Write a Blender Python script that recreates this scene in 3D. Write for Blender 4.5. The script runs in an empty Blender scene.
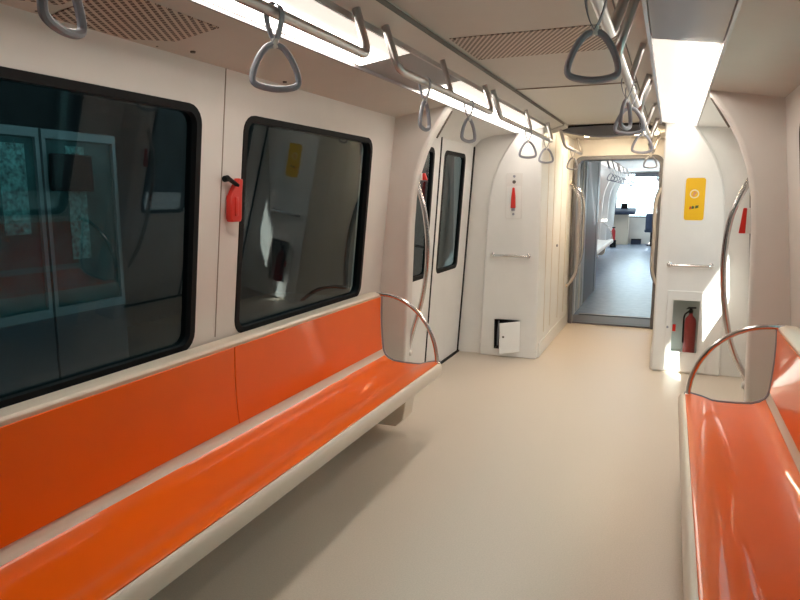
import bpy, bmesh, math, random
from mathutils import Vector, Matrix
random.seed(7)
C = bpy.context.scene.collection
PI = math.pi

# ------------------------------------------------------------------ materials
def mat(name, col, rough=.5, metal=0., spec=.5, coat=0., noise=0., nscale=40., bump=0., emis=None, estr=0., mottle=0.):
    m = bpy.data.materials.new(name); m.use_nodes = True
    nt = m.node_tree; b = nt.nodes['Principled BSDF']
    b.inputs['Base Color'].default_value = (*col, 1)
    b.inputs['Roughness'].default_value = rough
    b.inputs['Metallic'].default_value = metal
    b.inputs['Specular IOR Level'].default_value = spec
    b.inputs['Coat Weight'].default_value = coat
    b.inputs['Coat Roughness'].default_value = .05
    if emis:
        b.inputs['Emission Color'].default_value = (*emis, 1)
        b.inputs['Emission Strength'].default_value = estr
    if noise or bump or mottle:
        tc = nt.nodes.new('ShaderNodeTexCoord')
        n = nt.nodes.new('ShaderNodeTexNoise'); n.inputs['Scale'].default_value = nscale; n.inputs['Detail'].default_value = 4
        nt.links.new(tc.outputs['Object'], n.inputs['Vector'])
        src = n.outputs['Fac']
        if noise:
            r = nt.nodes.new('ShaderNodeMapRange')
            r.inputs['From Min'].default_value = .3; r.inputs['From Max'].default_value = .7
            r.inputs['To Min'].default_value = 1 - noise; r.inputs['To Max'].default_value = 1 + noise
            nt.links.new(src, r.inputs['Value'])
            mx = nt.nodes.new('ShaderNodeVectorMath'); mx.operation = 'SCALE'
            mx.inputs[0].default_value = col
            nt.links.new(r.outputs['Result'], mx.inputs['Scale'])
            nt.links.new(mx.outputs['Vector'], b.inputs['Base Color'])
        if bump:
            bp = nt.nodes.new('ShaderNodeBump'); bp.inputs['Strength'].default_value = bump; bp.inputs['Distance'].default_value = .002
            nt.links.new(src, bp.inputs['Height']); nt.links.new(bp.outputs['Normal'], b.inputs['Normal'])
    return m

def glass(name, tint, ior=1.40, rough=0.):
    m = bpy.data.materials.new(name); m.use_nodes = True
    nt = m.node_tree; nt.nodes.clear()
    o = nt.nodes.new('ShaderNodeOutputMaterial'); mx = nt.nodes.new('ShaderNodeMixShader')
    t = nt.nodes.new('ShaderNodeBsdfTransparent'); t.inputs['Color'].default_value = (*tint, 1)
    g = nt.nodes.new('ShaderNodeBsdfGlossy'); g.inputs['Roughness'].default_value = rough
    f = nt.nodes.new('ShaderNodeFresnel'); f.inputs['IOR'].default_value = ior
    ge = nt.nodes.new('ShaderNodeNewGeometry'); mr = nt.nodes.new('ShaderNodeMapRange')      # same index from both faces of the thin pane
    mr.inputs['To Min'].default_value = ior; mr.inputs['To Max'].default_value = 1 / ior
    nt.links.new(ge.outputs['Backfacing'], mr.inputs['Value']); nt.links.new(mr.outputs['Result'], f.inputs['IOR'])
    nt.links.new(f.outputs[0], mx.inputs[0]); nt.links.new(t.outputs[0], mx.inputs[1]); nt.links.new(g.outputs[0], mx.inputs[2])
    nt.links.new(mx.outputs[0], o.inputs[0])
    return m

def perforated(name, base, hole, pitch=.021):
    m = mat(name, base, .5); nt = m.node_tree; b = nt.nodes['Principled BSDF']
    tc = nt.nodes.new('ShaderNodeTexCoord'); sp = nt.nodes.new('ShaderNodeSeparateXYZ')
    nt.links.new(tc.outputs['Object'], sp.inputs[0])
    def mth(op, a, b2=None):
        n = nt.nodes.new('ShaderNodeMath'); n.operation = op
        for i, v in enumerate((a, b2)):
            if v is None: continue
            if isinstance(v, (int, float)): n.inputs[i].default_value = v
            else: nt.links.new(v, n.inputs[i])
        return n.outputs[0]
    def tri(v, p):
        return mth('ABSOLUTE', mth('SUBTRACT', mth('FRACT', mth('DIVIDE', v, p)), .5))
    q = mth('DIVIDE', mth('ADD', sp.outputs['X'], mth('MULTIPLY', sp.outputs['Y'], .51)), 1.12)
    d = mth('DIVIDE', mth('SUBTRACT', sp.outputs['Y'], mth('MULTIPLY', sp.outputs['X'], .51)), 1.12)
    mask = mth('MULTIPLY', mth('GREATER_THAN', tri(q, pitch), .23), mth('GREATER_THAN', tri(d, pitch * .9), .10))
    mx = nt.nodes.new('ShaderNodeMix'); mx.data_type = 'RGBA'
    mx.inputs[6].default_value = (*base, 1); mx.inputs[7].default_value = (*hole, 1)
    nt.links.new(mask, mx.inputs[0]); nt.links.new(mx.outputs[2], b.inputs['Base Color'])
    return m

CREAM = (.75, .71, .665)
M = dict(
    cream=mat('cream_grp', CREAM, .32, noise=.02, nscale=6),
    white=mat('white_grp', (.80, .785, .76), .33, noise=.02, nscale=6),
    ceil=mat('ceiling_paint', (.57, .53, .485), .5, noise=.02, nscale=5),
    ceil_white=mat('ceiling_pale_daylit', (.66, .62, .55), .45),  # daylight by the doors is put into this paler colour
    floor=mat('floor_vinyl', (.62, .52, .425), .38, noise=.07, nscale=160, bump=.05),
    orange=mat('orange_grp', (.90, .138, .002), .35, spec=.2, coat=.4, noise=.02, nscale=5),
    shell=mat('bench_shell', (.74, .63, .51), .35),
    chrome=mat('brushed_steel', (.66, .64, .64), .2, metal=1.),
    rail=mat('rail_steel', (.50, .47, .46), .3, metal=1.),
    grey=mat('grey_plastic', (.30, .305, .35), .4),
    band=mat('strap_band', (.30, .30, .34), .55),
    black=mat('black_rubber', (.008, .008, .009), .6, spec=.15),
    dark=mat('dark_void', (.01, .01, .012), .8),
    seam=mat('seam_grey', (.12, .10, .085), .7),
    joint=mat('joint_tan', (.33, .27, .22), .7),
    red=mat('red_plastic', (.62, .022, .012), .35),
    redbottle=mat('red_enamel', (.42, .02, .02), .3),
    yellow=mat('yellow_sticker', (.83, .48, .01), .4),
    pale=mat('pale_print', (.85, .75, .55), .5),
    pink=mat('pink_print', (.70, .30, .16), .5),
    olive=mat('dark_print', (.08, .10, .03), .5),
    plate=mat('plate_white', (.74, .72, .69), .3),
    metalpanel=mat('grey_metal_panel', (.30, .28, .285), .32, metal=.6),
    lens=mat('grey_lens', (.13, .13, .145), .35),
    lamp=mat('lamp_diffuser', (.8, .78, .75), .35, emis=(1., .90, .80), estr=.9), tube=mat('lamp_tube', (.8, .8, .78), .4, emis=(1., .93, .84), estr=12.),
    lampw=mat('lamp_diffuser_warm', (.8, .75, .6), .4, emis=(1., .80, .54), estr=60.),
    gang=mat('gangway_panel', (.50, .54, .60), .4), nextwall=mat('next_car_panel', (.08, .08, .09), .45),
    gfloor=mat('gangway_floor', (.27, .33, .43), .27, noise=.12, nscale=9, bump=.15),
    navy=mat('navy_fabric', (.02, .03, .065), .6),
    perf=perforated('perforated_sheet', (.60, .50, .42), (.10, .055, .04)),
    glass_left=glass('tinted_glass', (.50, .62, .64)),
    glass_right=glass('tinted_glass_day', (.55, .72, .72)),
    glass_clear=glass('clear_glass', (.9, .95, .95)),
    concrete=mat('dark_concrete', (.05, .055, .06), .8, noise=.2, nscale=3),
    tealpanel=mat('teal_reflection', (.02, .075, .075), .25, noise=.35, nscale=5),
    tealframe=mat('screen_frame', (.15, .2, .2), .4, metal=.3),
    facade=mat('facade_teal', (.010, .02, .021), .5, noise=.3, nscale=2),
    lattice=mat('lattice_reflection_teal', (.08, .22, .205), .6, noise=.8, nscale=30),
    ground=mat('pale_paving', (.45, .43, .40), .8, noise=.1, nscale=4),
)

# ------------------------------------------------------------------ mesh helpers
class MB:
    def __init__(s): s.bm = bmesh.new()
    def box(s, a, b):
        r = bmesh.ops.create_cube(s.bm, size=1)
        c = [(a[i] + b[i]) / 2 for i in range(3)]; d = [abs(b[i] - a[i]) for i in range(3)]
        for v in r['verts']: v.co = Vector((c[i] + v.co[i] * d[i] for i in range(3)))
        return s
    def prism(s, poly, y0, y1, axis='y'):
        f = (lambda p, t: (p[0], t, p[1])) if axis == 'y' else ((lambda p, t: (t, p[0], p[1])) if axis == 'x' else (lambda p, t: (p[0], p[1], t)))
        A = [s.bm.verts.new(f(p, y0)) for p in poly]; B = [s.bm.verts.new(f(p, y1)) for p in poly]
        n = len(poly)
        for i in range(n): s.bm.faces.new((A[i], A[(i + 1) % n], B[(i + 1) % n], B[i]))
        s.bm.faces.new(A[::-1]); s.bm.faces.new(B)
        return s
    def plate(s, outer, holes, mp, t):
        """flat plate with holes: outline and holes in (u,v); mp(u,v,w) maps to space; w from 0 to t"""
        loops = [outer] + holes; edges = []; lv = []
        for lp in loops:
            vs = [s.bm.verts.new((p[0], p[1], 0)) for p in lp]; lv.append(vs)
            for i in range(len(vs)): edges.append(s.bm.edges.new((vs[i], vs[(i + 1) % len(vs)])))
        r = bmesh.ops.triangle_fill(s.bm, use_beauty=True, use_dissolve=False, edges=edges)
        faces = [g for g in r['geom'] if isinstance(g, bmesh.types.BMFace)]
        dup = {}
        for vs in lv:
            for v in vs: dup[v] = s.bm.verts.new((v.co.x, v.co.y, t))
        for f in faces: s.bm.faces.new([dup[v] for v in reversed(f.verts)])
        for vs in lv:
            for i in range(len(vs)):
                a, b = vs[i], vs[(i + 1) % len(vs)]
                s.bm.faces.new((a, b, dup[b], dup[a]))
        for v in list(dup.keys()) + list(dup.values()): v.co = Vector(mp(*v.co))
        return s
    def tube(s, pts, r, n=10, closed=False, flat=1.):
        P = [Vector(p) for p in pts]; N = len(P); rings = []; up = None
        for i in range(N):
            if closed: t = P[(i + 1) % N] - P[i - 1]
            else: t = P[min(i + 1, N - 1)] - P[max(i - 1, 0)]
            t.normalize()
            if up is None:
                up = Vector((0, 0, 1)) if abs(t.z) < .9 else Vector((1, 0, 0))
            sd = t.cross(up); sd.normalize(); up = sd.cross(t); up.normalize()
            rr = r[i] if isinstance(r, (list, tuple)) else r
            rings.append([s.bm.verts.new(P[i] + sd * math.cos(2 * PI * k / n) * rr + up * math.sin(2 * PI * k / n) * rr * flat) for k in range(n)])
        rng = range(N) if closed else range(N - 1)
        for i in rng:
            A, B = rings[i], rings[(i + 1) % N]
            for k in range(n): s.bm.faces.new((A[k], A[(k + 1) % n], B[(k + 1) % n], B[k]))
        if not closed:
            s.bm.faces.new(rings[0][::-1]); s.bm.faces.new(rings[-1])
        return s
    def lathe(s, prof, c, n=20, axis='z'):
        rings = []
        for r, h in prof:
            ring = []
            for k in range(n):
                a = 2 * PI * k / n; x, y = r * math.cos(a), r * math.sin(a)
                co = {'z': (x, y, h), 'y': (x, h, y), 'x': (h, x, y)}[axis]
                ring.append(s.bm.verts.new(Vector(c) + Vector(co)))
            rings.append(ring)
        for A, B in zip(rings, rings[1:]):
            for k in range(n): s.bm.faces.new((A[k], A[(k + 1) % n], B[(k + 1) % n], B[k]))
        s.bm.faces.new(rings[0][::-1]); s.bm.faces.new(rings[-1])
        return s
    def build(s, name, m, parent=None, bevel=0., seg=2, angle=35):
        bmesh.ops.remove_doubles(s.bm, verts=s.bm.verts, dist=1e-5)
        bmesh.ops.recalc_face_normals(s.bm, faces=s.bm.faces)
        me = bpy.data.meshes.new(name); s.bm.to_mesh(me); s.bm.free()
        me.materials.append(M[m] if isinstance(m, str) else m)
        for p in me.polygons: p.use_smooth = True
        me.set_sharp_from_angle(angle=math.radians(angle))
        o = bpy.data.objects.new(name, me); C.objects.link(o)
        if parent is not None:
            o.parent = parent; o.matrix_parent_inverse = Matrix.Translation(parent.location).inverted() @ Matrix.Identity(4)
        if bevel:
            b = o.modifiers.new('bevel', 'BEVEL'); b.width = bevel; b.segments = seg; b.limit_method = 'ANGLE'; b.angle_limit = math.radians(40)
        return o

def tag(o, label, cat=None, group=None, kind=None):
    o['label'] = label
    if cat: o['category'] = cat
    if group: o['group'] = group
    if kind: o['kind'] = kind
    return o
def thing(name, label, cat, loc=(0, 0, 0), group=None, kind=None):
    o = bpy.data.objects.new(name, None); C.objects.link(o); o.location = loc
    o.empty_display_size = .1
    return tag(o, label, cat, group, kind)
def struct(o, label): return tag(o, label, None, None, 'structure')
def copy_tree(root, delta, label, group=None):
    def rec(o, parent):
        c = o.copy(); C.objects.link(c)
        if parent is not None: c.parent = parent
        for ch in o.children: rec(ch, c)
        return c
    r = rec(root, None); r.location = Vector(root.location) + Vector(delta); r['label'] = label
    if group: r['group'] = group
    return r
def cut(o, boxes):
    """subtract boxes from a mesh object and keep the result as its mesh"""
    b = MB()
    for a, c in boxes: b.box(a, c)
    cu = b.build('cutter', 'dark')
    md = o.modifiers.new('cut', 'BOOLEAN'); md.object = cu; md.operation = 'DIFFERENCE'; md.solver = 'EXACT'
    o.modifiers.move(len(o.modifiers) - 1, 0)
    keep = [m for m in o.modifiers if m.name != 'cut']
    show = [(m, m.show_viewport) for m in keep]
    for m in keep: m.show_viewport = False
    dg = bpy.context.evaluated_depsgraph_get(); dg.update()
    me = bpy.data.meshes.new_from_object(o.evaluated_get(dg))
    o.modifiers.remove(md); o.data = me
    for m, v in show: m.show_viewport = v
    bpy.data.objects.remove(cu)
def rr(u0, v0, u1, v1, r, n=5):
    out = []
    for (cx, cy, a0) in ((u1 - r, v1 - r, 0), (u0 + r, v1 - r, PI / 2), (u0 + r, v0 + r, PI), (u1 - r, v0 + r, 3 * PI / 2)):
        for k in range(n + 1):
            a = a0 + PI / 2 * k / n
            out.append((cx + r * math.cos(a), cy + r * math.sin(a)))
    return out
def bez(pts, n=8):
    """Catmull-Rom through points"""
    P = [Vector(p) for p in pts]; P = [2 * P[0] - P[1]] + P + [2 * P[-1] - P[-2]]; out = []
    for i in range(1, len(P) - 2):
        a, b, c, d = P[i - 1:i + 3]
        for k in range(n):
            t = k / n
            out.append(.5 * (2 * b + (c - a) * t + (2 * a - 5 * b + 4 * c - d) * t * t + (3 * b - a - 3 * c + d) * t ** 3))
    out.append(P[-2]); return out
def fillet(pts, r, n=5):
    """polyline with rounded corners"""
    P = [Vector(p) for p in pts]; out = [P[0]]
    for i in range(1, len(P) - 1):
        a, b, c = P[i - 1:i + 2]
        d1 = (a - b); d2 = (c - b); q = min(r, d1.length * .49, d2.length * .49)
        p1 = b + d1.normalized() * q; p2 = b + d2.normalized() * q
        for k in range(n + 1):
            t = k / n; out.append(p1 * (1 - t) ** 2 + b * 2 * t * (1 - t) + p2 * t * t)
    out.append(P[-1]); return out

SIDE = {-1: 'left', 1: 'right'}
Y_BACK, Y_PART, Y_PIL, Y_GATE = -3.0, 4.0, 5.95, 7.95
wallx = lambda z: 1.305 - .103 * z            # inner face of the side walls
doorx = lambda z: 1.28 - .0714 * z            # inner face of the door leaves

# ------------------------------------------------------------------ car shell
o = MB().box((-1.45, Y_BACK, -.06), (1.45, Y_GATE, 0)).build('floor', 'floor'); struct(o, 'beige vinyl floor of the train car')
CURVE = [(.73, 2.075), (.765, 2.025), (.84, 1.915), (.905, 1.79), (.955, 1.65), (.985, 1.5), (1.0, 1.3), (1.012, 1.0), (1.03, .5), (1.05, 0)]

def side_shell(y0, y1, wins, s, tone, nm, gl, wlabel, tagname):
    mp = lambda u, v, w: (s * (wallx(v) + w), u, v)
    holes = [rr(a, .88, b, 1.845, .07) for a, b in wins]
    o = MB().plate([(y0, 0), (y1, 0), (y1, 2.05), (y0, 2.05)], holes, mp, .07).build(nm, tone, bevel=.006)
    struct(o, wlabel)
    for i, (a, b) in enumerate(wins):
        e = thing('window_%s' % next(WN), 'dark tinted %s side train window %s' % (SIDE[s], tagname[i]), None, (s * 1.2, (a + b) / 2, .88), kind='structure')
        MB().plate(rr(a - .004, .876, b + .004, 1.849, .074), [rr(a + .025, .905, b - .025, 1.82, .05)], lambda u, v, w: (s * (wallx(v) - .004 + w), u, v), .05).build('window_gasket', 'black', e)
        MB().plate(rr(a + .02, .90, b - .02, 1.825, .05), [], lambda u, v, w: (s * (wallx(v) + .02 + w), u, v), .006).build('window_pane', gl, e)
def counter():
    i = 1
    while True:
        yield str(i); i += 1
WN = counter(); DN = counter(); TN = counter()
WINS = [(-.75, .54), (.82, 2.105), (2.385, 3.68)]
side_shell(Y_BACK, Y_PART, WINS, -1, 'cream', 'wall_left', 'glass_left', 'cream left side wall around the dark windows', ['behind the camera', 'above the near half of the orange bench', 'above the far end of the orange bench'])
side_shell(Y_BACK, Y_PART, WINS[:2] + [(2.385, 3.60)], 1, 'cream', 'wall_right', 'glass_right', 'cream right side wall above the right bench', ['behind the camera', 'beside the camera', 'above the right bench'])
# wall seams
for s in (-1, 1):
    m = MB(); x0, x1 = wallx(.9), wallx(2.02)
    m.prism([(2.243, .9), (2.248, .9), (2.248, 2.02), (2.243, 2.02)], 0, .003, 'x')
    for v in m.bm.verts: v.co.x = s * (wallx(v.co.z) - v.co.x + .001)
    struct(m.build('trim_' + next(TN), 'joint'), 'thin vertical joint line between %s wall panels' % SIDE[s])

o = MB().prism([(-1.4, 0), (1.4, 0), (1.4, 2.2), (-1.4, 2.2)], Y_BACK - .06, Y_BACK).build('wall_back', 'cream'); struct(o, 'cream end wall behind the camera')
# centre ceiling and side ceilings
m = MB().prism([(-.36, 2.17), (.36, 2.17), (.36, 2.22), (-.36, 2.22)], Y_BACK, 4.2)
struct(m.build('ceiling', 'ceil'), 'tan centre ceiling panel of the car')
m = MB().prism([(-.36, 2.168), (.36, 2.168), (.36, 2.22), (-.36, 2.22)], 4.205, 6.46)
struct(m.build('ceiling', 'ceil_white'), 'centre ceiling panel by the doors with daylight put into its paler colour')
for s in (-1, 1):
    m = MB().prism([(s * .362, 2.168), (s * .362, 2.15), (s * .468, 2.118), (s * .468, 2.22), (s * .362, 2.22)], Y_BACK, 6.2)
    struct(m.build('ceiling', 'ceil'), 'sloped tan ceiling band beside the %s light strip' % SIDE[s])
    m = MB().prism([(s * .356, 2.158), (s * .363, 2.145), (s * .367, 2.152), (s * .361, 2.166)], Y_BACK, 6.2)
    struct(m.build('trim_' + next(TN), 'seam'), 'dark seam strip along the %s edge of the centre ceiling' % SIDE[s])
    m = MB().prism([(s * .735, 2.07), (s * 1.115, 2.006), (s * 1.2, 2.006), (s * 1.2, 2.2), (s * .735, 2.2)], Y_BACK, Y_PART)
    struct(m.build('ceiling', 'ceil'), 'tan outer ceiling over the %s bench' % SIDE[s])
    m = MB().prism([(s * .735, 2.072), (s * .98, 2.055), (s * 1.08, 2.025), (s * 1.135, 1.97), (s * 1.25, 1.97), (s * 1.25, 2.2), (s * .735, 2.2)], Y_PART + .1, Y_PIL + .05)
    struct(m.build('ceiling', 'white'), 'white cover over the %s door' % SIDE[s])
    # light strip edges
    for (xa, za, nm) in ((.468, 2.112, 'inner'), (.735, 2.072, 'outer')):
        m = MB().box((s * (xa - .006), Y_BACK, za - .012), (s * (xa + .006), Y_PIL, za + .05))
        struct(m.build('trim_' + next(TN), 'rail' if nm == 'inner' else 'metalpanel'), 'metal %s edge strip of the %s light row' % (nm, SIDE[s]))
    m = MB().box((s * .47, Y_BACK, 2.16), (s * .735, Y_PIL, 2.2)); struct(m.build('trim_' + next(TN), 'ceil'), 'backing above the %s light row' % SIDE[s])
m = MB().box((-.36, 4.2, 2.164), (.36, 4.206, 2.171)); struct(m.build('trim_' + next(TN), 'joint'), 'cross joint in the centre ceiling')

def strip(s, y0, y1, lit, name, label, cat, grp):
    e = thing(name, label, cat, (s * .6, (y0 + y1) / 2, 2.09), grp)
    P = [(s * .476, 2.112), (s * .727, 2.074), (s * .727, 2.09), (s * .476, 2.128)]
    if lit:
        Q = [(s * .585, 2.0933), (s * .715, 2.0735), (s * .715, 2.0755), (s * .585, 2.0953)]
        MB().prism([(x, z - .002) for x, z in Q], y0 + .03, y1 - .03).build('bright_tube', 'tube', e)
    MB().prism(P, y0 + .004, y1 - .004).build('diffuser' if lit else 'cover_panel', 'lamp' if lit else 'metalpanel', e)
    MB().prism([(s * .478, 2.129), (s * .725, 2.091), (s * .725, 2.155), (s * .478, 2.155)], y0 + .004, y1 - .004).build('housing', 'metalpanel', e)
strip(-1, .55, 2.72, 1, 'ceiling_light', 'lit white strip light above the near left handrail and hanging strap', 'ceiling light', 'lit strip lights in the ceiling')
strip(-1, 3.45, Y_PIL, 1, 'ceiling_light', 'lit white strip light above the left door and the red lever panel', 'ceiling light', 'lit strip lights in the ceiling')
strip(1, 2.85, Y_PIL, 1, 'ceiling_light', 'lit white strip light on the right leading to the yellow notice', 'ceiling light', 'lit strip lights in the ceiling')
strip(-1, 2.72, 3.45, 0, 'ceiling_cover_panel', 'unlit grey cover panel between the two lit strips on the left', 'ceiling panel', 'unlit panels of the light rows')
strip(1, .7, 2.85, 0, 'ceiling_cover_panel', 'unlit grey cover panel before the lit strip on the right', 'ceiling panel', 'unlit panels of the light rows')
strip(-1, Y_BACK, .55, 0, 'ceiling_cover_panel', 'unlit grey cover panel behind the camera on the left', 'ceiling panel', 'unlit panels of the light rows')
strip(1, Y_BACK, .7, 0, 'ceiling_cover_panel', 'unlit grey cover panel behind the camera on the right', 'ceiling panel', 'unlit panels of the light rows')

# ------------------------------------------------------------------ vestibule: draught screens, jambs, doors, end blocks
def portal(s, ya, yb, nm, label, tone='cream'):
    P = [(s * x, z) for x, z in CURVE] + [(s * 1.34, 0), (s * 1.34, 2.2), (s * .73, 2.2)]
    o = MB().prism(P, ya, yb).build(nm, tone, bevel=.018, seg=3); struct(o, label); return o
portal(-1, Y_PART, Y_PART + .11, 'wall_draught_screen_left', 'cream curved screen at the far end of the left bench')
portal(1, Y_PART, Y_PART + .11, 'wall_draught_screen_right', 'cream curved screen at the far end of the right bench')
for s in (-1, 1):
    # dark joint at the top of the screen edge
    pts = [(s * x, Y_PART + .112, z) for x, z in [(p.x, p.y) for p in bez([(.752, 2.045, 0), (.79, 1.985, 0), (.855, 1.88, 0)], 4)]]
    struct(MB().tube(pts, .006, 6).build('trim_' + next(TN), 'seam'), 'dark joint at the top of the %s screen edge' % SIDE[s])

def end_block(s):
    P = [(s * .5, 0), (s * .5, 2.2), (s * .73, 2.2)] + [(s * x, z) for x, z in CURVE]
    o = MB().prism(P, Y_PIL, Y_GATE).build('wall_end_' + SIDE[s], 'white', bevel=.016, seg=3)
    struct(o, 'white equipment cabinet wall on the %s of the passage' % SIDE[s])
    J = [(s * (x - .03), z) for x, z in CURVE] + [(s * 1.34, 0), (s * 1.34, 2.2), (s * .70, 2.2)]
    struct(MB().prism(J, Y_PIL + .05, Y_PIL + .28).build('wall_jamb_' + SIDE[s], 'white'), 'white jamb between the %s door and the passage cabinet' % SIDE[s])
    return o
BL, BR = end_block(-1), end_block(1)
cut(BL, [((-.905, Y_PIL - .1, .07), (-.665, Y_PIL + .2, .355))])
cut(BR, [((.625, Y_PIL - .1, .165), (.875, Y_PIL + .2, .665))])

def train_door(s, gl):
    e = thing('door_' + next(DN), 'white double sliding train door with tall windows on the %s' % SIDE[s], None, (s * 1.28, 5.045, 0), kind='structure')
    mp = lambda w0: (lambda u, v, w: (s * (doorx(v) + w0 + w), u, v))
    for (a, b, wa, wb) in ((4.105, 5.038, 4.36, 4.90), (5.052, 6.0, 5.15, 5.73)):
        lf = MB().plate([(a, .012), (b, .012), (b, 1.99), (a, 1.99)], [rr(wa, .86, wb, 1.875, .06)], mp(0), .04).build('door_leaf', 'white', e, bevel=.004)
        g = MB().plate(rr(wa - .004, .856, wb + .004, 1.879, .062), [rr(wa + .028, .888, wb - .028, 1.847, .045)], mp(-.004), .03).build('window_gasket', 'black', lf)
        MB().plate(rr(wa + .02, .88, wb - .02, 1.855, .045), [], mp(.012), .006).build('window_pane', gl, lf)
    MB().plate([(5.036, .01), (5.054, .01), (5.054, 1.985), (5.036, 1.985)], [], mp(-.006), .04).build('rubber_seal', 'black', e)
    MB().plate([(5.965, .01), (5.992, .01), (5.992, 1.96), (5.965, 1.96)], [], mp(-.008), .03).build('rubber_seal', 'black', e)
    MB().plate([(4.11, .0), (5.99, .0), (5.99, .016), (4.11, .016)], [], mp(-.02), .05).build('threshold_seal', 'black', e)
    MB().plate([(4.105, 1.99), (6.0, 1.99), (6.0, 2.15), (4.105, 2.15)], [], mp(0), .05).build('header', 'white', e)
train_door(-1, 'glass_left'); train_door(1, 'glass_clear')
# passage: ceiling, header, lens panel, warm lamps
struct(MB().box((-.5, 6.46, 2.15), (.5, Y_GATE, 2.2)).build('ceiling', 'ceil_white'), 'ceiling of the passage beyond the grey curved panel')
for s in (-1, 1):
    struct(MB().prism([(s * .36, 2.14), (s * .5, 2.10), (s * .5, 2.2), (s * .36, 2.2)], 6.2, 6.46).build('ceiling', 'ceil'), 'sloped ceiling end piece on the %s' % SIDE[s])
lens = []
for k in range(25):
    t = -1 + 2 * k / 24; lens.append((.43 * t, 2.148 + .012 * (1 - t * t)))
lens2 = [(.43 * (1 - 2 * k / 24), 2.118 - .066 * (1 - (1 - 2 * k / 24) ** 2)) for k in range(25)]
e = thing('ceiling_end_panel', 'grey lens shaped panel hanging below the ceiling before the gangway doorway', 'ceiling panel', (0, 6.45, 2.1))
MB().prism(lens + lens2, 6.43, 6.46).build('panel', 'lens', e)
MB().tube([(x, 6.432, z) for x, z in lens], .008, 6).build('upper_edge', 'black', e)
MB().tube([(x, 6.432, z) for x, z in lens2], .007, 6).build('lower_edge', 'grey', e)
e = thing('passage_light', 'warm strip light hidden behind the grey lens shaped ceiling panel', 'ceiling light', (0, 7.19, 2.13))
MB().box((-.30, 7.1, 2.128), (.42, 7.28, 2.142)).build('diffuser', 'lampw', e)
MB().box((-.31, 7.09, 2.142), (.43, 7.29, 2.152)).build('housing', 'metalpanel', e)
# gangway doorway wall
def doorframe(y0, y1, half, top, r, outer, nm, tone, parent=None):
    ins = [p for p in rr(-half, -1, half, top, r, 6) if p[1] > .2]       # right-top .. left-top
    P = [(outer[0], 0), (outer[0], outer[1]), (-outer[0], outer[1]), (-outer[0], 0), (-half, 0)] + ins[::-1] + [(half, 0)]
    return MB().prism(P, y0, y1).build(nm, tone, parent)
struct(doorframe(Y_GATE - .03, Y_GATE + .03, .485, 1.965, .09, (.56, 2.2), 'wall_gangway', 'cream'), 'cream header wall around the gangway doorway')
def ring(y0, y1, half, top, r, th, nm, tone):
    a = [p for p in rr(-half, -1, half, top, r, 6) if p[1] > .2]; b = [p for p in rr(-half + th, -1, half - th, top - th, r - th * .5, 6) if p[1] > .2]
    P = [(half, 0)] + a + [(-half, 0), (-half + th, 0)] + b[::-1] + [(half - th, 0)]
    return MB().prism(P, y0, y1).build(nm, tone, bevel=.008)
struct(ring(Y_GATE - .09, Y_GATE + .06, .484, 1.964, .10, .045, 'trim_' + next(TN), 'lens'), 'dark rounded rubber frame of the gangway doorway')
# panel joints and kick plate on passage walls
for s in (-1, 1):
    for k, yy in enumerate((6.28, 6.62, 7.1, 7.5)):
        struct(MB().box((s * .497, yy, .2), (s * .501, yy + .006, 2.1)).build('trim_' + next(TN), 'shell'), 'vertical panel joint on the %s passage wall' % SIDE[s])
    struct(MB().box((s * .49, 6.02, 0), (s * .502, Y_GATE - .1, .14)).build('baseboard_' + SIDE[s], 'white', bevel=.004), 'low kick plate along the %s passage wall' % SIDE[s])
tag(MB().lathe([(.0, 0), (.014, 0), (.014, .008), (.008, .012)], (-.498, 6.9, 1.0), 12, 'x').build('lock_button', 'grey'), 'small round grey lock on the left passage wall', 'lock')

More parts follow.
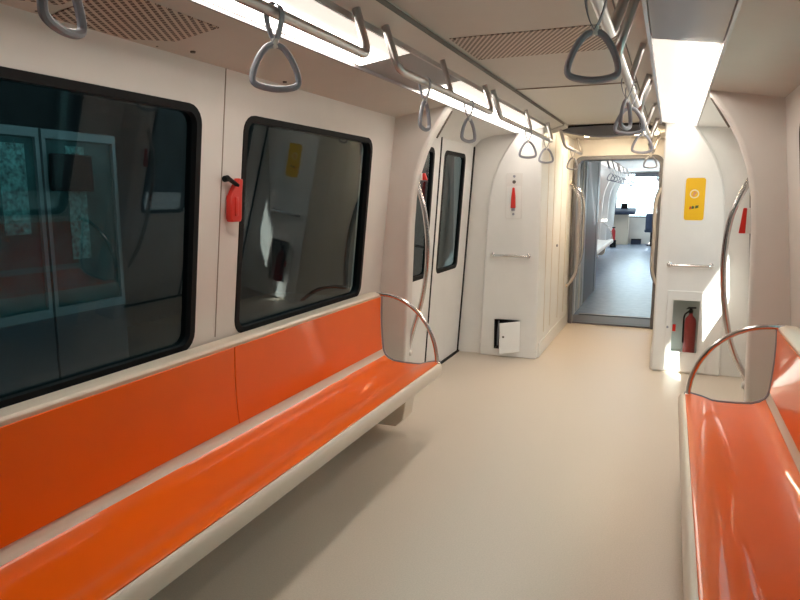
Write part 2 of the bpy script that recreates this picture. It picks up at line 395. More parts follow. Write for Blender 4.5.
# ------------------------------------------------------------------ benches
SEAT = [(.712, .464), (.735, .467), (.79, .456), (.82, .446), (.845, .438), (.88, .436), (.96, .437), (1.03, .444), (1.065, .458), (1.09, .477)]
BACK = [(1.107, .522), (1.114, .60), (1.119, .70), (1.119, .80), (1.116, .878)]
def bench(s, y0, y1, label, seam=None, push=0., tone='orange', drop=1.):
    fz = lambda z: z if z < .485 else .485 + (z - .485) * drop
    e = thing('bench', label, 'bench', (s * .95, (y0 + y1) / 2, 0), 'long orange benches')
    prof = [(.722, .375), (.702, .385), (.695, .405), (.695, .44), (.702, .457)] + SEAT + [(1.101, .498)] + BACK + \
           [(1.112, .892), (1.122, .902), (1.15, .906), (1.20, .902), (1.203, .86), (1.20, .46), (1.16, .40), (.80, .372)]
    prof = [(a - push if a < .74 else a, z) for a, z in prof]
    MB().prism([(s * a, fz(z)) for a, z in prof], y0, y1).build('shell', 'shell', e, bevel=.004)
    def skin(line, off, ya, yb, nm):
        top = []
        for i, p in enumerate(line):
            a = Vector(line[max(i - 1, 0)]); b = Vector(line[min(i + 1, len(line) - 1)]); t = (b - a).normalized()
            nrm = Vector((-t.y, t.x)); top.append((p[0] + nrm.x * off, p[1] + nrm.y * off))
        P = [(s * a, fz(z)) for a, z in list(line) + top[::-1]]
        return MB().prism(P, ya, yb).build(nm, tone, e, bevel=.0025)
    skin(SEAT, .006, y0 + .03, y1 - .02, 'seat_panel')
    if seam is None: skin(BACK, .006, y0 + .03, y1 - .02, 'backrest_panel')
    else:
        skin(BACK, .006, y0 + .03, seam - .002, 'backrest_panel'); skin(BACK, .006, seam + .002, y1 - .02, 'backrest_panel')
    # grey end edge
    edge = [(s * (a - .004), y1 + .001, fz(z) + .004) for a, z in SEAT + [(1.101, .498)] + BACK + [(1.112, .892), (1.122, .902)]]
    MB().tube(edge, .006, 6).build('end_edge', 'grey', e)
    # curved end handrail
    arc = []
    for k in range(15):
        a = PI / 2 * k / 14
        arc.append((s * (1.10 - .375 * math.sin(a) ** 1.0), y1 - .02, .46 + (fz(.895) - .46) * math.cos(a)))
    arc = [(s * 1.14, y1 - .02, fz(.895))] + arc + [(s * .725, y1 - .02, .44)]
    h = MB().tube(arc, .0135, 10).build('end_handrail', 'chrome', e)
    MB().lathe([(.02, 0), (.02, .012), (.014, .018)], (s * .725, y1 - .02, .455), 14).build('flange', 'chrome', h)
    # underframe beam and brackets
    MB().box((s * 1.02, y0, .33), (s * 1.22, y1 - .05, .40)).build('beam', 'shell', e)
    for yy in (y1 - .05, y0 + .5):
        MB().prism([(s * .84, .39), (s * 1.27, .39), (s * 1.27, .08), (s * .93, .08), (s * .88, .13)], yy - .16, yy).build('support_bracket', 'shell', e, bevel=.006)
    return e
bench(-1, -.55, 3.80, 'long glossy orange bench under the dark left windows', 2.245, drop=.965)
bench(1, -.55, 3.68, 'glossy orange bench at the lower right in front of the right screen', 2.245, .014, drop=.91)

# ------------------------------------------------------------------ handrails with straps
RX, RZ = .39, 1.97
def ceiling_rail(s, y0, y1, sup, label, x=RX, grp='overhead handrails'):
    e = thing('overhead_handrail', label, 'handrail', (s * x, (y0 + y1) / 2, RZ), grp)
    pts = fillet([(s * (x + .055), y0, 2.15), (s * x, y0 + .012, RZ), (s * x, y1 - .012, RZ), (s * (x + .055), y1, 2.15)], .05, 6)
    MB().tube(pts, .0155, 12).build('bar', 'rail', e)
    for q in sup:
        MB().tube([(s * x, q, RZ), (s * (x + .055), q, 2.15)], .0125, 10).build('support_post', 'rail', e)
    return e
def strap(s, y, rot, label, grp='grey hanging straps', x=RX):
    e = thing('hanging_strap', label, 'hanging strap', (s * x, y, RZ), grp)
    e.rotation_euler = (0, 0, 0)
    R = Matrix.Rotation(rot, 3, 'Z')
    def T(p): return tuple(Vector((s * x, y, RZ)) + R @ Vector(p))
    # band round the bar, both tails meeting at the clip
    band = [(0, .0, -.075), (.012, 0, -.05), (.021, 0, -.015), (.018, 0, .010), (0, 0, .022), (-.018, 0, .010), (-.021, 0, -.015), (-.012, 0, -.05)]
    b = MB(); pts = bez(band + [band[0]], 4)[:-1]
    # flat ribbon: two edge loops
    pr = [tuple(p) for p in pts]; n = len(pr)
    R2 = Matrix.Rotation(0, 3, 'Z')
    vs = []
    for p in pr:
        vs.append([b.bm.verts.new(Vector((s * x, y, RZ)) + Vector((p[0] * k, w, p[2] * (1 + .06 * (k - 1) / .2)))) for w, k in ((-.011, 1.), (.011, 1.), (.011, 1.16), (-.011, 1.16))])
    for i in range(n):
        A, B = vs[i], vs[(i + 1) % n]
        for k in range(4): b.bm.faces.new((A[k], A[(k + 1) % 4], B[(k + 1) % 4], B[k]))
    b.build('band', 'band', e)
    MB().tube([T((0, 0, -.066)), T((0, 0, -.076)), T((0, 0, -.088))], [.010, .011, .009], 8).build('clip', 'plate', e)
    tri = [(0, 0, -.079), (-.022, 0, -.088), (-.045, 0, -.119), (-.060, 0, -.160), (-.052, 0, -.182), (0, 0, -.191), (.052, 0, -.182), (.060, 0, -.160), (.045, 0, -.119), (.022, 0, -.088)]
    P = bez(tri + [tri[0]], 4)[:-1]
    MB().tube([T(p) for p in P], .0085, 8, closed=True).build('handle_loop', 'grey', e)
    return e
ceiling_rail(-1, .15, 2.09, (1.1,), 'overhead steel handrail nearest the camera on the left')
ceiling_rail(-1, 2.33, 3.74, (2.99,), 'overhead steel handrail above the far end of the left bench')
ceiling_rail(-1, 3.92, 5.78, (4.88,), 'overhead steel handrail in front of the left door')
ceiling_rail(-1, 6.35, 7.6, (), 'short overhead handrail in the passage on the left of the gangway doorway', x=.37)
ceiling_rail(1, .9, 2.12, (1.55,), 'overhead steel handrail nearest the camera on the right')
ceiling_rail(1, 2.33, 3.74, (2.99,), 'second overhead steel handrail on the right, above the right bench end')
ceiling_rail(1, 3.92, 5.78, (4.88,), 'third overhead steel handrail on the right, before the yellow notice')
ceiling_rail(1, 6.35, 7.6, (), 'short overhead handrail in the passage on the right of the gangway doorway', x=.37)
r = math.radians
strap(-1, .86, r(110), 'cut-off grey hanging strap at the top left corner under the perforated vent')
strap(-1, 1.51, r(45), 'large grey hanging strap in front of the left window wall joint')
strap(-1, 2.63, r(92), 'edge-on grey hanging strap near the bench end on the left')
strap(-1, 3.27, r(74), 'grey hanging strap in front of the left door top')
strap(-1, 4.76, r(30), 'first of two grey straps above the red lever panel, nearer the door')
strap(-1, 5.5, r(35), 'second of two grey straps above the red lever panel, nearer the passage')
strap(-1, 6.9, r(40), 'small grey strap on the passage rail left of the gangway doorway', x=.37)
strap(1, 1.69, r(20), 'largest grey hanging strap hanging in front of the perforated centre ceiling')
strap(1, 3.15, r(12), 'grey hanging strap on the right rail just above the grey lens panel, seen face on')
strap(1, 2.9, r(75), 'edge-on grey strap overlapping the one above the grey lens panel')
strap(1, 4.5, r(15), 'grey hanging strap on the right rail above the gangway doorway')
strap(1, 6.9, r(15), 'small grey strap on the passage rail right of the gangway doorway', x=.37)

# ------------------------------------------------------------------ perforated vents
def vent(pts, name, label, mt='perf'):
    e = thing(name, label, 'air vent', tuple(sum(p[i] for p in pts) / 4 for i in range(3)), 'perforated ceiling vents')
    b = MB(); A = [b.bm.verts.new(p) for p in pts]; B = [b.bm.verts.new((p[0], p[1], p[2] - .003)) for p in pts]
    for i in range(4): b.bm.faces.new((A[i], A[(i + 1) % 4], B[(i + 1) % 4], B[i]))
    b.bm.faces.new(A); b.bm.faces.new(B[::-1])
    b.build('perforated_sheet', mt, e)
    for p in pts:
        c = Vector(p) * .94 + Vector([sum(q[i] for q in pts) / 4 for i in range(3)]) * .06
        MB().lathe([(.0, -.006), (.004, -.0055), (.005, -.0028)], (c.x, c.y, c.z), 8).build('screw', 'seam', e)
    return e
oz = lambda x: 2.07 - (abs(x) - .735) * (.064 / .38) - .0005
for (a, b, l) in ((.80, 1.40, 'perforated vent in the outer ceiling at the top left corner'), (1.425, 1.86, 'perforated vent in the outer ceiling beside the lit left strip, nearer the wall joint')):
    vent([(-.83, a, oz(.83)), (-1.09, a, oz(1.09)), (-1.09, b, oz(1.06)), (-.83, b, oz(.83))], 'ceiling_vent', l)
vent([(-.335, 2.78, 2.1695), (.335, 2.78, 2.1695), (.335, 3.24, 2.1695), (-.335, 3.24, 2.1695)], 'ceiling_vent', 'wide perforated vent across the centre ceiling behind the large strap')
for (x, y, l) in ((-1.04, 1.98, 'beside the perforated vent'), (-1.06, 2.62, 'behind the large strap')):
    tag(MB().lathe([(0, -.006), (.009, -.006), (.010, 0)], (x, y, oz(x)), 10).build('ceiling_lock', 'seam'), 'small dark round lock in the left outer ceiling ' + l, 'lock')

# ------------------------------------------------------------------ grab poles and bars
def grab_pole(s):
    e = thing('grab_pole', 'bowed chrome grab pole on the %s screen beside the door' % SIDE[s], 'grab pole', (s * 1.0, Y_PART + .09, .45), 'bowed grab poles')
    y = Y_PART + .1; k = .032 if s < 0 else 0.
    pts = bez([(s * .995, y, 1.63), (s * (.96 + k * .5), y, 1.56), (s * (.90 + k), y, 1.40), (s * (.878 + k), y, 1.2), (s * (.885 + k), y, 1.0), (s * (.915 + k * 1.1), y, .80), (s * (.965 + k * 1.2), y, .62), (s * 1.055, y, .44)], 6)
    MB().tube(pts, .0165, 12).build('pole', 'chrome', e)
    MB().lathe([(.026, 0), (.026, .012), (.017, .03)], (s * 0, 0, 0), 14, 'x').build('upper_bracket', 'cream', e).data.transform(Matrix.Translation((s * 1.005, y, 1.635)) @ Matrix.Scale(-s, 4, (1, 0, 0)))
    MB().lathe([(.026, 0), (.026, .012), (.017, .03)], (0, 0, 0), 14, 'x').build('lower_bracket', 'cream', e).data.transform(Matrix.Translation((s * 1.05, y, .43)) @ Matrix.Scale(-s, 4, (1, 0, 0)))
grab_pole(-1); grab_pole(1)
def grab_bar(x0, x1, z, label):
    e = thing('grab_bar', label, 'grab bar', ((x0 + x1) / 2, Y_PIL, z), 'short horizontal grab bars')
    MB().tube(fillet([(x0, Y_PIL, z), (x0, Y_PIL - .045, z), (x1, Y_PIL - .045, z), (x1, Y_PIL, z)], .03, 5), .0125, 10).build('bar', 'chrome', e)
    for x in (x0, x1):
        MB().lathe([(.022, 0), (.022, -.008), (.014, -.014)], (x, Y_PIL, z), 12, 'y').build('flange', 'chrome', e)
grab_bar(-.93, -.60, .965, 'short horizontal steel grab bar under the red lever panel')
grab_bar(.60, .92, .935, 'short horizontal steel grab bar under the yellow notice')
def gang_bar(s, y, z0, z1, out, label):
    e = thing('gangway_grab_bar', label, 'grab bar', (s * .5, y, z0), 'vertical grab bars in the passage')
    pts = bez([(s * .498, y, z1), (s * (.498 - out * .55), y, z1 - .07), (s * (.498 - out), y, z1 - .22), (s * (.498 - out), y, (z0 + z1) / 2), (s * (.498 - out), y, z0 + .22), (s * (.498 - out * .55), y, z0 + .07), (s * .498, y, z0)], 5)
    MB().tube(pts, .021, 10).build('bar', 'chrome', e)
    for z in (z0, z1):
        MB().lathe([(.028, 0), (.026, -s * .012), (.018, -s * .02)], (s * .5, y, z), 12, 'x').build('flange', 'shell', e)
gang_bar(-1, 7.7, .48, 1.66, .115, 'bowed chrome grab bar on the left passage wall before the gangway doorway')
gang_bar(-1, 8.35, .60, 1.62, .085, 'second bowed chrome grab bar on the left, inside the gangway')
gang_bar(1, 7.7, .52, 1.64, .075, 'bowed chrome grab bar on the right passage wall by the gangway doorway')

# ------------------------------------------------------------------ small equipment
# emergency hammer on the left wall joint
wx = -wallx(1.5)
e = thing('emergency_hammer', 'red emergency hammer in its holder on the left wall between the windows', 'emergency hammer', (wx, 2.31, 1.39))
MB().prism([(2.275, 1.395), (2.335, 1.395), (2.342, 1.41), (2.352, 1.52), (2.362, 1.575), (2.335, 1.58), (2.318, 1.555), (2.275, 1.50), (2.268, 1.41)], wx + .002, wx + .034, 'x').build('holder', 'red', e, bevel=.006)
MB().prism([(2.29, 1.42), (2.31, 1.42), (2.315, 1.50), (2.295, 1.50)], wx + .033, wx + .04, 'x').build('grip', 'red', e, bevel=.003)
MB().tube([(wx + .03, 2.236, 1.573), (wx + .03, 2.258, 1.576), (wx + .03, 2.262, 1.576), (wx + .03, 2.325, 1.548)], [.013, .014, .010, .009], 10).build('hammer_head', 'black', e)
# lever panel left of the passage
yp = Y_PIL
e = thing('emergency_lever_panel', 'white plate with a red emergency lever on the left passage cabinet', 'emergency lever', (-.76, yp, 1.3))
MB().plate(rr(-.825, 1.30, -.672, 1.715, .012, 3), [], lambda u, v, w: (u, yp - w, v), .008).build('plate', 'plate', e, bevel=.002)
MB().plate(rr(-.815, 1.312, -.682, 1.60, .01, 3), [], lambda u, v, w: (u, yp - .008 - w, v), .003).build('inner_frame', 'white', e)
MB().prism([(-.77, 1.40), (-.726, 1.40), (-.73, 1.50), (-.74, 1.585), (-.756, 1.585), (-.766, 1.50)], yp - .04, yp - .012).build('lever', 'red', e, bevel=.006)
MB().box((-.763, yp - .03, 1.375), (-.733, yp - .012, 1.40)).build('lever_mount', 'grey', e, bevel=.002)
for z, rad, mt in ((1.685, .012, 'grey'), (1.635, .016, 'seam'), (1.345, .011, 'grey')):
    MB().lathe([(0, -.014), (rad, -.013), (rad, -.006)], (-.748, yp, z), 12, 'y').build('indicator', mt, e)
# open hatch at the foot of the left cabinet
e = thing('equipment_hatch', 'small open white hatch at the foot of the left passage cabinet', 'hatch', (-.785, yp, .07))
hb = MB()
hb.box((-.9045, yp + .19, .0705), (-.6655, yp + .199, .3545)).build('recess_back', 'dark', e)
hm = MB(); hm.box((-.904, yp + .004, .071), (-.9, yp + .19, .354)); hm.box((-.67, yp + .004, .071), (-.666, yp + .19, .354)); hm.box((-.9, yp + .004, .35), (-.67, yp + .19, .354)); hm.box((-.9, yp + .004, .071), (-.67, yp + .19, .075))
hm.build('recess_lining', 'dark', e)
MB().tube([(-.885, yp + .06, .09), (-.885, yp + .07, .2), (-.875, yp + .06, .33)], .008, 8).build('hose', 'grey', e)
d = MB().box((-.225, -.012, .0), (0, .0, .29)).build('hatch_door', 'white', e, bevel=.003)
d.data.transform(Matrix.Translation((-.662, yp - .004, .062)) @ Matrix.Rotation(math.radians(47), 4, 'Z'))
k = MB().lathe([(.010, 0), (.010, -.008), (0, -.009)], (-.19, -.012, .16), 12, 'y').build('lock', 'seam', d)
k.data.transform(Matrix.Translation((-.662, yp - .004, .062)) @ Matrix.Rotation(math.radians(47), 4, 'Z'))
# fire extinguisher cabinet on the right
e = thing('fire_extinguisher_cabinet', 'white framed glass cabinet at the foot of the right passage wall', 'cabinet', (.75, yp, .0))
MB().plate([(.60, .02), (.92, .02), (.92, .715), (.60, .715)], [[(.64, .18), (.865, .18), (.865, .645), (.64, .645)]], lambda u, v, w: (u, yp - w, v), .014).build('door', 'white', e, bevel=.004)
MB().plate([(.636, .176), (.869, .176), (.869, .649), (.636, .649)], [[(.65, .19), (.855, .19), (.855, .635), (.65, .635)]], lambda u, v, w: (u, yp - .016 - w, v), .004).build('gasket', 'plate', e)
MB().box((.64, yp - .008, .18), (.865, yp - .004, .645)).build('glass_pane', 'glass_clear', e)
lin = MB(); lin.box((.626, yp + .19, .166), (.874, yp + .199, .664)); lin.build('recess_back', 'plate', e)
MB().lathe([(.009, 0), (.009, -.02), (0, -.022)], (.615, yp - .012, .40), 12, 'y').build('lock', 'grey', e)
tag(MB().plate([(.655, .365), (.68, .365), (.68, .425), (.655, .425)], [], lambda u, v, w: (u, yp - .0085 - w, v), .001).build('safety_sticker', 'red'), 'small red sticker on the cabinet glass left of the extinguisher', 'sticker')
e = thing('fire_extinguisher', 'red fire extinguisher inside the glass cabinet on the right', 'fire extinguisher', (.795, yp + .09, .167))
MB().lathe([(.0, .167), (.044, .167), (.048, .175), (.048, .43), (.042, .465), (.022, .49), (.016, .50), (.016, .515)], (.795, yp + .09, 0), 20).build('cylinder', 'redbottle', e)
MB().lathe([(.0, .515), (.017, .515), (.018, .54), (.010, .55)], (.795, yp + .09, 0), 14).build('valve', 'black', e)
MB().prism([(.755, .548), (.835, .556), (.835, .568), (.775, .566)], yp + .083, yp + .097).build('squeeze_handle', 'black', e, bevel=.002)
MB().tube(bez([(.78, yp + .09, .53), (.745, yp + .07, .49), (.742, yp + .05, .38), (.745, yp + .045, .26)], 5), .007, 8).build('hose', 'black', e)
# yellow notice
e = thing('yellow_notice', 'yellow notice with round emblem on the white wall right of the gangway doorway', 'notice', (.755, yp, 1.30))
MB().plate(rr(.685, 1.31, .835, 1.655, .02, 4), [], lambda u, v, w: (u, yp - w, v), .004).build('sheet', 'yellow', e)
circ = lambda cx, cy, q, n=20: [(cx + q * math.cos(2 * PI * k / n), cy + q * math.sin(2 * PI * k / n)) for k in range(n)]
MB().plate(circ(.755, 1.525, .036), [circ(.755, 1.525, .027)], lambda u, v, w: (u, yp - .004 - w, v), .001).build('emblem_ring', 'pale', e)
MB().plate([(.74, 1.508), (.75, 1.504), (.772, 1.535), (.765, 1.545), (.748, 1.54)], [], lambda u, v, w: (u, yp - .004 - w, v), .001).build('emblem_mark', 'pink', e)
MB().plate([(.722, 1.40), (.734, 1.40), (.738, 1.42), (.726, 1.425)], [], lambda u, v, w: (u, yp - .004 - w, v), .001).build('printed_mark', 'red', e)
MB().plate([(.737, 1.402), (.758, 1.405), (.76, 1.424), (.742, 1.428)], [], lambda u, v, w: (u, yp - .004 - w, v), .001).build('printed_mark', 'olive', e)
MB().plate([(.764, 1.405), (.79, 1.412), (.792, 1.432), (.768, 1.43)], [], lambda u, v, w: (u, yp - .004 - w, v), .001).build('printed_mark', 'olive', e)
# red door releases on the edges of the two screens
for s, za, zb, xa in ((-1, 1.61, 1.655, .955), (1, 1.30, 1.44, .985)):
    e = thing('door_release', 'small red door release on the edge of the %s screen above the bowed grab pole' % SIDE[s] if s < 0 else 'red door release lever behind the bowed grab pole on the right screen', 'door release', (s * xa, Y_PART + .06, za), 'red door releases')
    MB().box((s * (xa - .012), Y_PART + .075, za), (s * (xa + .03), Y_PART + .105, zb)).build('housing', 'plate', e, bevel=.004)
    MB().prism([(s * (xa - .045), za), (s * (xa - .012), za), (s * (xa - .012), zb), (s * (xa - .03), zb)], Y_PART + .08, Y_PART + .10).build('lever', 'red', e, bevel=.004)

# ------------------------------------------------------------------ gangway and the next car
struct(MB().box((-1.45, Y_GATE, -.06), (1.45, 25, .0)).build('floor', 'gfloor'), 'shiny bluish floor of the gangway and next car')
struct(MB().box((-.44, Y_GATE - .06, 0), (.44, Y_GATE + .08, .02)).build('trim_' + next(TN), 'nextwall', bevel=.006), 'dark threshold of the gangway doorway')
struct(MB().box((-.49, Y_GATE + .09, 0), (.49, Y_GATE + .50, .012)).build('trim_' + next(TN), mat('threshold_brown', (.13, .115, .115), .45), bevel=.004), 'brownish grey threshold plate of the gangway')
struct(MB().box((-.44, Y_GATE + .55, 0), (.44, Y_GATE + .62, .015)).build('trim_' + next(TN), 'lens', bevel=.005), 'second dark threshold plate in the gangway')
for s in (-1, 1):
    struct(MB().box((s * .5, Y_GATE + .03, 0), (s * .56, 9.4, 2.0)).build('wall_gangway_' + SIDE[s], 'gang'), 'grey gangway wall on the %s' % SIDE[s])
    for k in range(5):
        y = Y_GATE + .2 + k * .24
        struct(MB().box((s * .488, y, .02), (s * .502, y + .05, 1.97)).build('trim_' + next(TN), 'plate' if k % 2 else 'gang'), 'vertical fold strip of the %s gangway wall' % SIDE[s])
    P = [(s * .5, 0), (s * .5, 2.2), (s * .73, 2.2)] + [(s * x, z) for x, z in CURVE]
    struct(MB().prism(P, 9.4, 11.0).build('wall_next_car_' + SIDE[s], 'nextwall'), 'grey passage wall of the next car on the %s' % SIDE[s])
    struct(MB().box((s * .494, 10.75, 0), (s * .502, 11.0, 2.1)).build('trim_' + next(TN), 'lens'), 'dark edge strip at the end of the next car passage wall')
struct(MB().box((-.56, Y_GATE + .03, 1.98), (.56, 9.4, 2.05)).build('ceiling', 'gang'), 'grey gangway roof')
struct(MB().box((-1.2, 9.4, 2.17), (1.2, 17.05, 2.25)).build('ceiling', 'white'), 'white ceiling of the next car')
struct(MB().box((-1.2, 17.05, 2.30), (1.2, 22.7, 2.38)).build('ceiling', 'white'), 'raised white ceiling at the cab end of the next car')
W2 = [(13.4, 14.8), (15.0, 16.6), (18.9, 20.2), (20.3, 20.85)]
for s in (-1, 1):
    side_shell(11.0, 22.5, W2, s, 'white', 'wall_far_' + SIDE[s], 'glass_clear', 'pale side wall of the next car on the %s' % SIDE[s], ['in the next car, first one', 'in the next car, second one', 'in the next car, third one', 'in the next car, last one'])
    for y in (13.0, 17.0, 18.7, 21.0):
        P = [(s * x, z) for x, z in CURVE] + [(s * 1.3, 0), (s * 1.3, 2.2), (s * .73, 2.2)]
        struct(MB().prism(P, y, y + .11).build('wall_far_screen_' + SIDE[s], 'white', bevel=.012), 'curved pale screen in the next car on the %s' % SIDE[s])
bench(-1, 13.15, 16.95, 'distant pale bench on the left inside the next car', tone='white')
bench(1, 13.15, 16.95, 'distant orange bench on the right inside the next car')
for s in (-1, 1):
    for (a, b, l) in ((11.3, 13.6, 'first'), (13.9, 16.4, 'second'), (16.7, 19.5, 'third')):
        ceiling_rail(s, a, b, ((a + b) / 2,), 'distant overhead handrail in the next car, %s on the %s' % (l, SIDE[s]), grp='overhead handrails of the next car')
    for i, y in enumerate((11.7, 12.4, 13.1, 14.2, 14.9, 15.6, 17.0, 17.8, 18.6)):
        strap(s, y, r(20), 'tiny distant hanging strap in the %s strap row of the next car' % SIDE[s], 'distant straps of the next car, %s row' % SIDE[s])
    e = thing('next_car_light', 'lit strip light in the ceiling of the next car on the %s' % SIDE[s], 'ceiling light', (s * .6, 14, 2.15), 'lit strip lights of the next car')
    MB().box((s * .47, 11.2, 2.14), (s * .73, 17, 2.155)).build('diffuser', 'lamp', e); MB().box((s * .46, 11.19, 2.155), (s * .74, 17.01, 2.166)).build('housing', 'metalpanel', e)
# cab end
mp = lambda u, v, w: (u, 22.5 + w, v)
struct(MB().plate([(-1.35, 0), (1.35, 0), (1.35, 2.5), (-1.35, 2.5)], [rr(-1.1, .86, 1.1, 2.26, .1)], mp, .08).build('wall_cab', 'cream'), 'beige cab wall below the windscreen at the far end')
e = thing('window_' + next(WN), 'large overexposed windscreen at the far end of the train', None, (0, 22.5, .86), kind='structure')
MB().plate(rr(-1.11, .85, 1.11, 2.27, .1), [rr(-1.07, .89, 1.07, 2.23, .08)], lambda u, v, w: (u, 22.48 + w, v), .06).build('window_gasket', 'lens', e)
MB().plate(rr(-1.08, .88, 1.08, 2.24, .08), [], lambda u, v, w: (u, 22.53 + w, v), .006).build('window_pane', 'glass_clear', e)
tag(MB().box((-.55, 22.4, 2.14), (.6, 22.48, 2.25)).build('sun_visor', 'lens', bevel=.02), 'dark visor across the top of the far windscreen', 'visor')
e = thing('driver_console', 'dark driver console at the far left of the windscreen', 'console', (-.95, 21.8, 0))
MB().prism([(21.7, .95), (22.4, 1.0), (22.4, 1.16), (21.9, 1.12), (21.7, 1.05)], -1.15, -.45, 'x').build('desk', 'navy', e, bevel=.02)
MB().box((-1.15, 22, 0), (-.65, 22.4, .96)).build('pedestal', 'shell', e)
MB().box((-.9, 22.05, 1.12), (-.7, 22.12, 1.3)).build('monitor', 'black', e)
e = thing('driver_chair', 'dark blue driver seat in front of the far windscreen', 'seat', (.08, 21.5, 0))
MB().prism([(21.48, .42), (21.85, .42), (21.85, .5), (21.48, .52)], -.14, .3, 'x').build('cushion', 'navy', e, bevel=.03)
MB().prism([(21.4, .48), (21.5, .48), (21.45, 1.0), (21.38, 1.0)], -.12, .28, 'x').build('backrest', 'navy', e, bevel=.05)
MB().lathe([(.14, 0), (.14, .03), (.05, .06), (.05, .42)], (.08, 21.65, 0), 16).build('pedestal', 'black', e)
e = thing('fire_extinguisher', 'distant red fire extinguisher by the left wall of the cab', 'fire extinguisher', (-.98, 20.6, 0))
MB().lathe([(.0, .22), (.055, .22), (.058, .24), (.058, .50), (.03, .56), (.02, .58)], (-.98, 20.6, 0), 14).build('cylinder', 'redbottle', e)
MB().lathe([(.09, 0), (.09, .22), (.05, .222)], (-.98, 20.6, 0), 12).build('stand', 'black', e)
MB().box((-1.02, 20.58, .575), (-.93, 20.62, .61)).build('squeeze_handle', 'black', e)
e = thing('equipment_box', 'small dark box on the floor below the far windscreen', 'box', (-.4, 22.2, 0))
MB().box((-.55, 22.1, 0), (-.25, 22.35, .14)).build('body', 'navy', e, bevel=.01); MB().box((-.55, 22.1, .14), (-.25, 22.35, .17)).build('lid', 'black', e, bevel=.008)

# ------------------------------------------------------------------ outside: dark station on the left, open daylight on the right
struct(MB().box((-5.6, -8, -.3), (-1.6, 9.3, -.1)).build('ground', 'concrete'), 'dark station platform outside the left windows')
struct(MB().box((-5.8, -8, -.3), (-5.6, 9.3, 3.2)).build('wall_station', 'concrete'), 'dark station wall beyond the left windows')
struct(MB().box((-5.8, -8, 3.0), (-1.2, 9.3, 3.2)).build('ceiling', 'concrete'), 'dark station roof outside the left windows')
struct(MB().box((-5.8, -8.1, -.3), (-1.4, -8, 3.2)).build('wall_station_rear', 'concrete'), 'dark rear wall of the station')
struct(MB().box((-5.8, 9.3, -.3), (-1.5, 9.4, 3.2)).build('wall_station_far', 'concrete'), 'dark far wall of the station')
struct(MB().box((-1.45, Y_BACK, 2.2), (1.45, 8.1, 2.35)).build('ceiling', 'metalpanel'), 'outer roof of the train car')
struct(MB().box((1.6, -30, -.5), (30, 60, -.3)).build('ground', 'ground'), 'pale paving outside the right windows')
struct(MB().box((1.46, -3.0, 4.65), (2.98, 14, 4.8)).build('ceiling', 'concrete'), 'unseen canopy added to limit the sun through the right door')  # added out of view to cut the sun reaching the door glass
struct(MB().box((3.0, -25, -.3), (3.3, 0.0, 5.6)).build('wall_sun_block_right', 'concrete'), 'unseen wall added to block sun and sky from the right windows')  # added out of view to keep sun and sky off the right bench
def screen(y0, y1, label, pt='tealpanel', lat=None):  # teal panels added in place of panes reflected in the left glass
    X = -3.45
    e = thing('reflection_panel', label, 'reflection stand-in', (X, (y0 + y1) / 2, -.1), 'reflection stand-ins')
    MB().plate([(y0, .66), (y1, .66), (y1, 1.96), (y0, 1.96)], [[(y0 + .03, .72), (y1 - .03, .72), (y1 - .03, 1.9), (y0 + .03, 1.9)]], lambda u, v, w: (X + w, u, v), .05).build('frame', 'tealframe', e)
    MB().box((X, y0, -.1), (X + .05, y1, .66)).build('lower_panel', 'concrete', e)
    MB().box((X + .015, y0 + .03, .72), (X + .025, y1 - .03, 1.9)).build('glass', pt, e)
    if lat: MB().box((X + .0255, lat[0], lat[1]), (X + .03, lat[2], lat[3])).build('lattice_reflection', 'lattice', e)
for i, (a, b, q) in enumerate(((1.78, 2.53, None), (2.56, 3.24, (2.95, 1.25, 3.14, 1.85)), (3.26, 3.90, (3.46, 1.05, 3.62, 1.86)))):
    screen(a, b, 'dim teal panel standing in for a reflection in the near left window, ' + ['hidden beyond the left frame edge', 'the one with the tall lattice pane', 'the one with the dark display'][i], lat=q)
tag(MB().box((-3.40, 3.30, 1.54), (-3.36, 3.64, 1.80)).build('reflected_display', 'black', bevel=.01), 'dark box standing in for a display reflected in the near left window', 'display')  # added in place of a reflected dark display
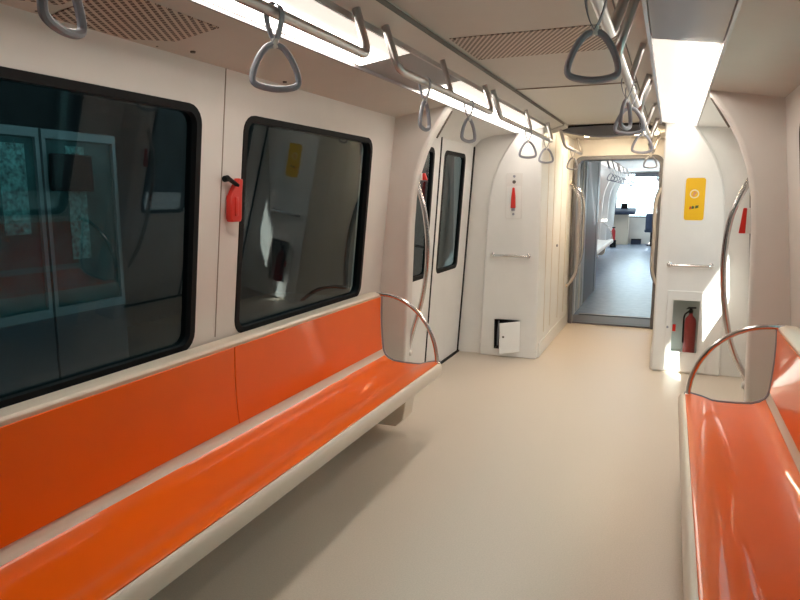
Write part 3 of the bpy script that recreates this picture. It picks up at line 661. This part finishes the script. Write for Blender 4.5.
# shaded teal building opposite
e = thing('station_building', 'teal glazed station building outside the right windows', 'building', (8, 3, -.3))
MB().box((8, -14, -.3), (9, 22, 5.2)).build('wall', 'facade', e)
for k in range(19):
    MB().box((7.9, -13.6 + k * 1.9, -.3), (8.0, -13.45 + k * 1.9, 5.2)).build('mullion', 'tealframe', e)

# ------------------------------------------------------------------ light
w = bpy.data.worlds.new('World'); bpy.context.scene.world = w; w.use_nodes = True
bg = w.node_tree.nodes['Background']; bg.inputs['Color'].default_value = (.80, .92, 1.0, 1); bg.inputs['Strength'].default_value = 6.
sl = bpy.data.lights.new('sun', 'SUN'); sl.energy = 40; sl.angle = .009; sl.color = (1, .95, .86)
so = bpy.data.objects.new('sun', sl); C.objects.link(so)
so.rotation_euler = Vector((-.45, 1.0, -.85)).to_track_quat('-Z', 'Y').to_euler()
# unseen fill light added to brighten the teal panels outside the left windows
al = bpy.data.lights.new('panel_fill_light', 'AREA'); al.energy = 30; al.size = .6; al.shape = 'RECTANGLE'; al.size_y = 5; al.color = (.7, 1, 1)
ao = bpy.data.objects.new('panel_fill_light', al); C.objects.link(ao); ao.location = (-2.6, 3.0, 2.95)

# ------------------------------------------------------------------ camera
VX, VY, F = 272., 103., 650.
p = math.atan2(VY, F); psi = math.atan2(VX, F / math.cos(p))
Fv = Vector((-math.sin(psi) * math.cos(p), math.cos(psi) * math.cos(p), -math.sin(p)))
Rv = Vector((math.cos(psi), math.sin(psi), 0)); Uv = Rv.cross(Fv)
cd = bpy.data.cameras.new('camera'); cd.sensor_width = 36; cd.lens = F / 800 * 36; cd.clip_start = .02
co = bpy.data.objects.new('camera', cd); C.objects.link(co)
m3 = Matrix((Rv, Uv, -Fv)).transposed()
co.matrix_world = Matrix.Translation((.585, 0, 1.5)) @ m3.to_4x4()
sc = bpy.context.scene; sc.camera = co
sc.view_settings.view_transform = 'Standard'; sc.view_settings.look = 'None'; sc.view_settings.gamma = 1
sc.view_settings.exposure = -.14; sc.view_settings.use_curve_mapping = False
sc.cycles.use_denoising = True
sc.cycles.max_bounces = 10; sc.cycles.diffuse_bounces = 6; sc.cycles.glossy_bounces = 5; sc.cycles.transparent_max_bounces = 16
sc.cycles.sample_clamp_indirect = 6
